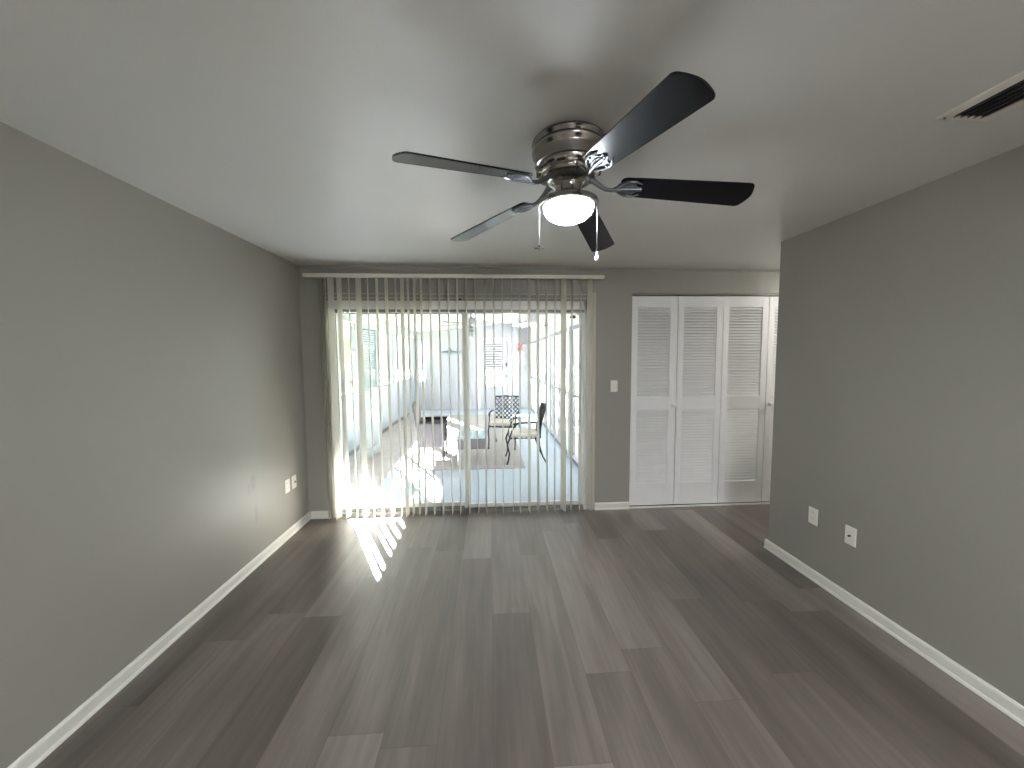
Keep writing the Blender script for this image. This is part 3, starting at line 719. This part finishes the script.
dup(c1, (.485, 5.44, .0125), math.radians(-90), 'dark metal armchair with cream cushion seen side-on at the rug edge')

# sunroom ceiling fan, pendant, wall ornaments
sf = thing('sunroom_ceiling_fan', 'white ceiling fan hanging in the sunroom', 'ceiling fan', (-.34, 7.0, 2.475))
bm = B(); lathe(bm, [(0, 0), (.07, 0), (.065, -.03), (.02, -.06), (.015, -.06), (.015, -.17), (.05, -.18), (.10, -.20), (.115, -.24), (.11, -.28), (.06, -.31), (0, -.31)], seg=32); obj('motor_housing', bm, 'fan_white', sf, True)
bm = B(); lathe(bm, [(0, -.30), (.05, -.31), (.055, -.36), (.03, -.38), (.05, -.40), (.08, -.44), (.085, -.48), (.05, -.54), (0, -.55)], seg=28); obj('lamp_shade', bm, 'fan_white', sf, True)
pb = None
for k in range(5):
    a = math.radians(10+72*k)
    if pb is None:
        bm = B(); prism(bm, [(.10, -.02), (.17, -.05), (.60, -.068), (.64, -.05), (.645, 0), (.64, .05), (.60, .068), (.17, .05), (.10, .02)], -.004, .004); pb = b = obj('blade', bm, 'fan_white', sf)
    else: b = pb.copy(); COL.objects.link(b); b.parent = sf
    b.matrix_local = Matrix.Translation((0, 0, -.285)) @ Matrix.Rotation(a, 4, 'Z') @ Matrix.Rotation(-.2, 4, 'X') @ Matrix.Rotation(.03, 4, 'Y')
pd = thing('flush_ceiling_light', 'white bowl light on the sunroom ceiling before the far door', 'lamp', (.47, 8.0, 2.55))
bm = B(); lathe(bm, [(0, 0), (.07, 0), (.07, -.02), (.02, -.03), (.02, -.05), (0, -.05)], seg=28); obj('base', bm, 'fan_white', pd, True)
bm = B(); lathe(bm, [(.15, -.045), (.145, -.07), (.11, -.12), (.05, -.155), (0, -.165)], seg=32); bmesh.ops.solidify(bm, geom=list(bm.faces), thickness=.004); obj('glass_bowl', bm, 'pend', pd, True)
# red gecko-like ornament
bm = B()
tube(bm, [(0, 0, .09), (.01, -.01, .05), (.0, -.012, 0), (-.02, -.01, -.05), (-.06, -.005, -.09)], [.015, .028, .032, .022, .006], 8)
for a, b in (((.01, .045), (.09, .08)), ((-.01, .05), (-.08, .09)), ((.0, -.03), (.07, -.08)), ((-.02, -.03), (-.10, -.02))): tube(bm, [(a[0], -.01, a[1]), (b[0], -.01, b[1])], [.012, .006], 6)
g_ = tag(obj('wall_ornament', bm, 'red', smooth=True), 'small red animal-shaped ornament on the white far wall', 'ornament'); g_.location = (.92, SY1-.012, 1.86); g_.scale = (1.3, 1, 1.3)
bm = B()
tube(bm, [(-.32, -.012, 0), (-.22, -.018, .01), (0, -.025, .02), (.18, -.018, .01), (.28, -.01, 0)], [.004, .022, .045, .024, .008], 10)
prism(bm, [(-.02, .05), (.06, .05), (.01, .14)], -.020, -.010, 'Y'); prism(bm, [(.25, 0), (.34, .08), (.31, 0), (.34, -.05)], -.014, -.006, 'Y'); prism(bm, [(-.04, 0), (.04, 0), (-.05, -.10)], -.022, -.012, 'Y')
f_ = tag(obj('fish_ornament', bm, 'fish', smooth=False), 'grey fish-shaped ornament on the white far wall', 'ornament'); f_.location = (-1.17, SY1-.01, 1.72)
# small dark hooks hanging under the right beam
for i, (y, z, lb) in enumerate(((5.15, 2.10, 'nearer'), (4.85, 2.12, 'nearest'), (7.6, 2.20, 'farthest'))):
    bm = B(); lathe(bm, [(0, .02), (.03, .012), (.045, 0), (.03, -.012), (0, -.02)], seg=14)
    tube(bm, [(.0, 0, .0), (.02, 0, .03), (.035, 0, .03)], .006, 6)
    o = tag(obj('beam_ornament', bm, 'cast', smooth=True), 'small dark round ornament on the right sunroom beam, %s to the sliding door' % {'nearer': 'second nearest', 'nearest': 'nearest', 'farthest': 'farthest one'}[lb], 'ornament', 'small dark ornaments on the sunroom beam')
    o.location = (SX1-.035, y, z)

# ------------------------------------------------------------------ outside
bm = B(); box(bm, -40, 40, D+.1, 60, -.5, -.14); struct('ground', bm, 'grass', label='lawn outside the sunroom', cat='ground')
bm = B(); box(bm, 1.35, 7, 3.7, 14, -.14, -.05); struct('patio', bm, 'patio', label='pale concrete patio right of the sunroom', cat='ground')
fe = thing('garden_fence', 'white board fence on the lawn beyond the sunroom windows', 'fence', (-6.5, 4, -.14))
bm = B()
for k in range(90): box(bm, -.012, .012, k*.15, k*.15+.142, .05, 1.45)
obj('boards', bm, 'trim', fe)
for k in range(7):
    bm = B(); box(bm, .012, .10, k*2.2-.05, k*2.2+.05, 0, 1.55, .006); obj('post', bm, 'trim', fe)
def bush(name, x, y, z, rx, ry, rz_, label, cat, trunk=0, group=None):
    t = thing(name, label, cat, (x, y, -.14), 0, group); bm = B()
    bmesh.ops.create_icosphere(bm, subdivisions=4, radius=1)
    rnd = random.Random(int(x*10+y*7)); ph = [rnd.uniform(0, 6) for _ in range(6)]
    for v in bm.verts:
        c = v.co; d = 1+.14*math.sin(5*c.x+ph[0])*math.sin(5*c.y+ph[1])+.10*math.sin(9*c.z+ph[2])*math.sin(8*c.x+ph[3])+.06*rnd.uniform(-1, 1)
        v.co = Vector((c.x*rx*d, c.y*ry*d, z+c.z*rz_*d))
    obj('foliage', bm, 'hedge', t)
    bm = B(); tube(bm, [(0, 0, 0), (.03, 0, z*.5), (0, 0, max(z, .3))], [.12, .09, .06] if trunk else [.05, .04, .03], 8); obj('trunk', bm, 'bark', t, True)
for i, (x, y, lb) in enumerate(((-9.5, 13.5, 'left-hand'), (-11, 17.5, 'middle'), (-9.5, 22, 'farthest'))):
    bush('tree', x, y, 3.0, 1.9, 1.9, 1.7, '%s leafy tree beyond the white fence' % lb, 'tree', 1, 'trees beyond the fence')
hs = thing('neighbour_house', 'pale neighbouring house with a low roof far beyond the fence', 'house', (-16, 30, -.14))
bm = B(); box(bm, -5, 5, -4, 4, 0, 2.7); obj('wall', bm, 'stucco', hs)
bm = B(); prism(bm, [(-5.6, 2.65), (5.6, 2.65), (0, 4.2)], -4.5, 4.5, 'Y'); obj('roof', bm, 'roof', hs)
for x in (-2.5, 2.2):
    bm = B(); box(bm, x-.7, x+.7, -4.04, -3.98, 1.0, 2.1); obj('window', bm, 'table_top', hs)
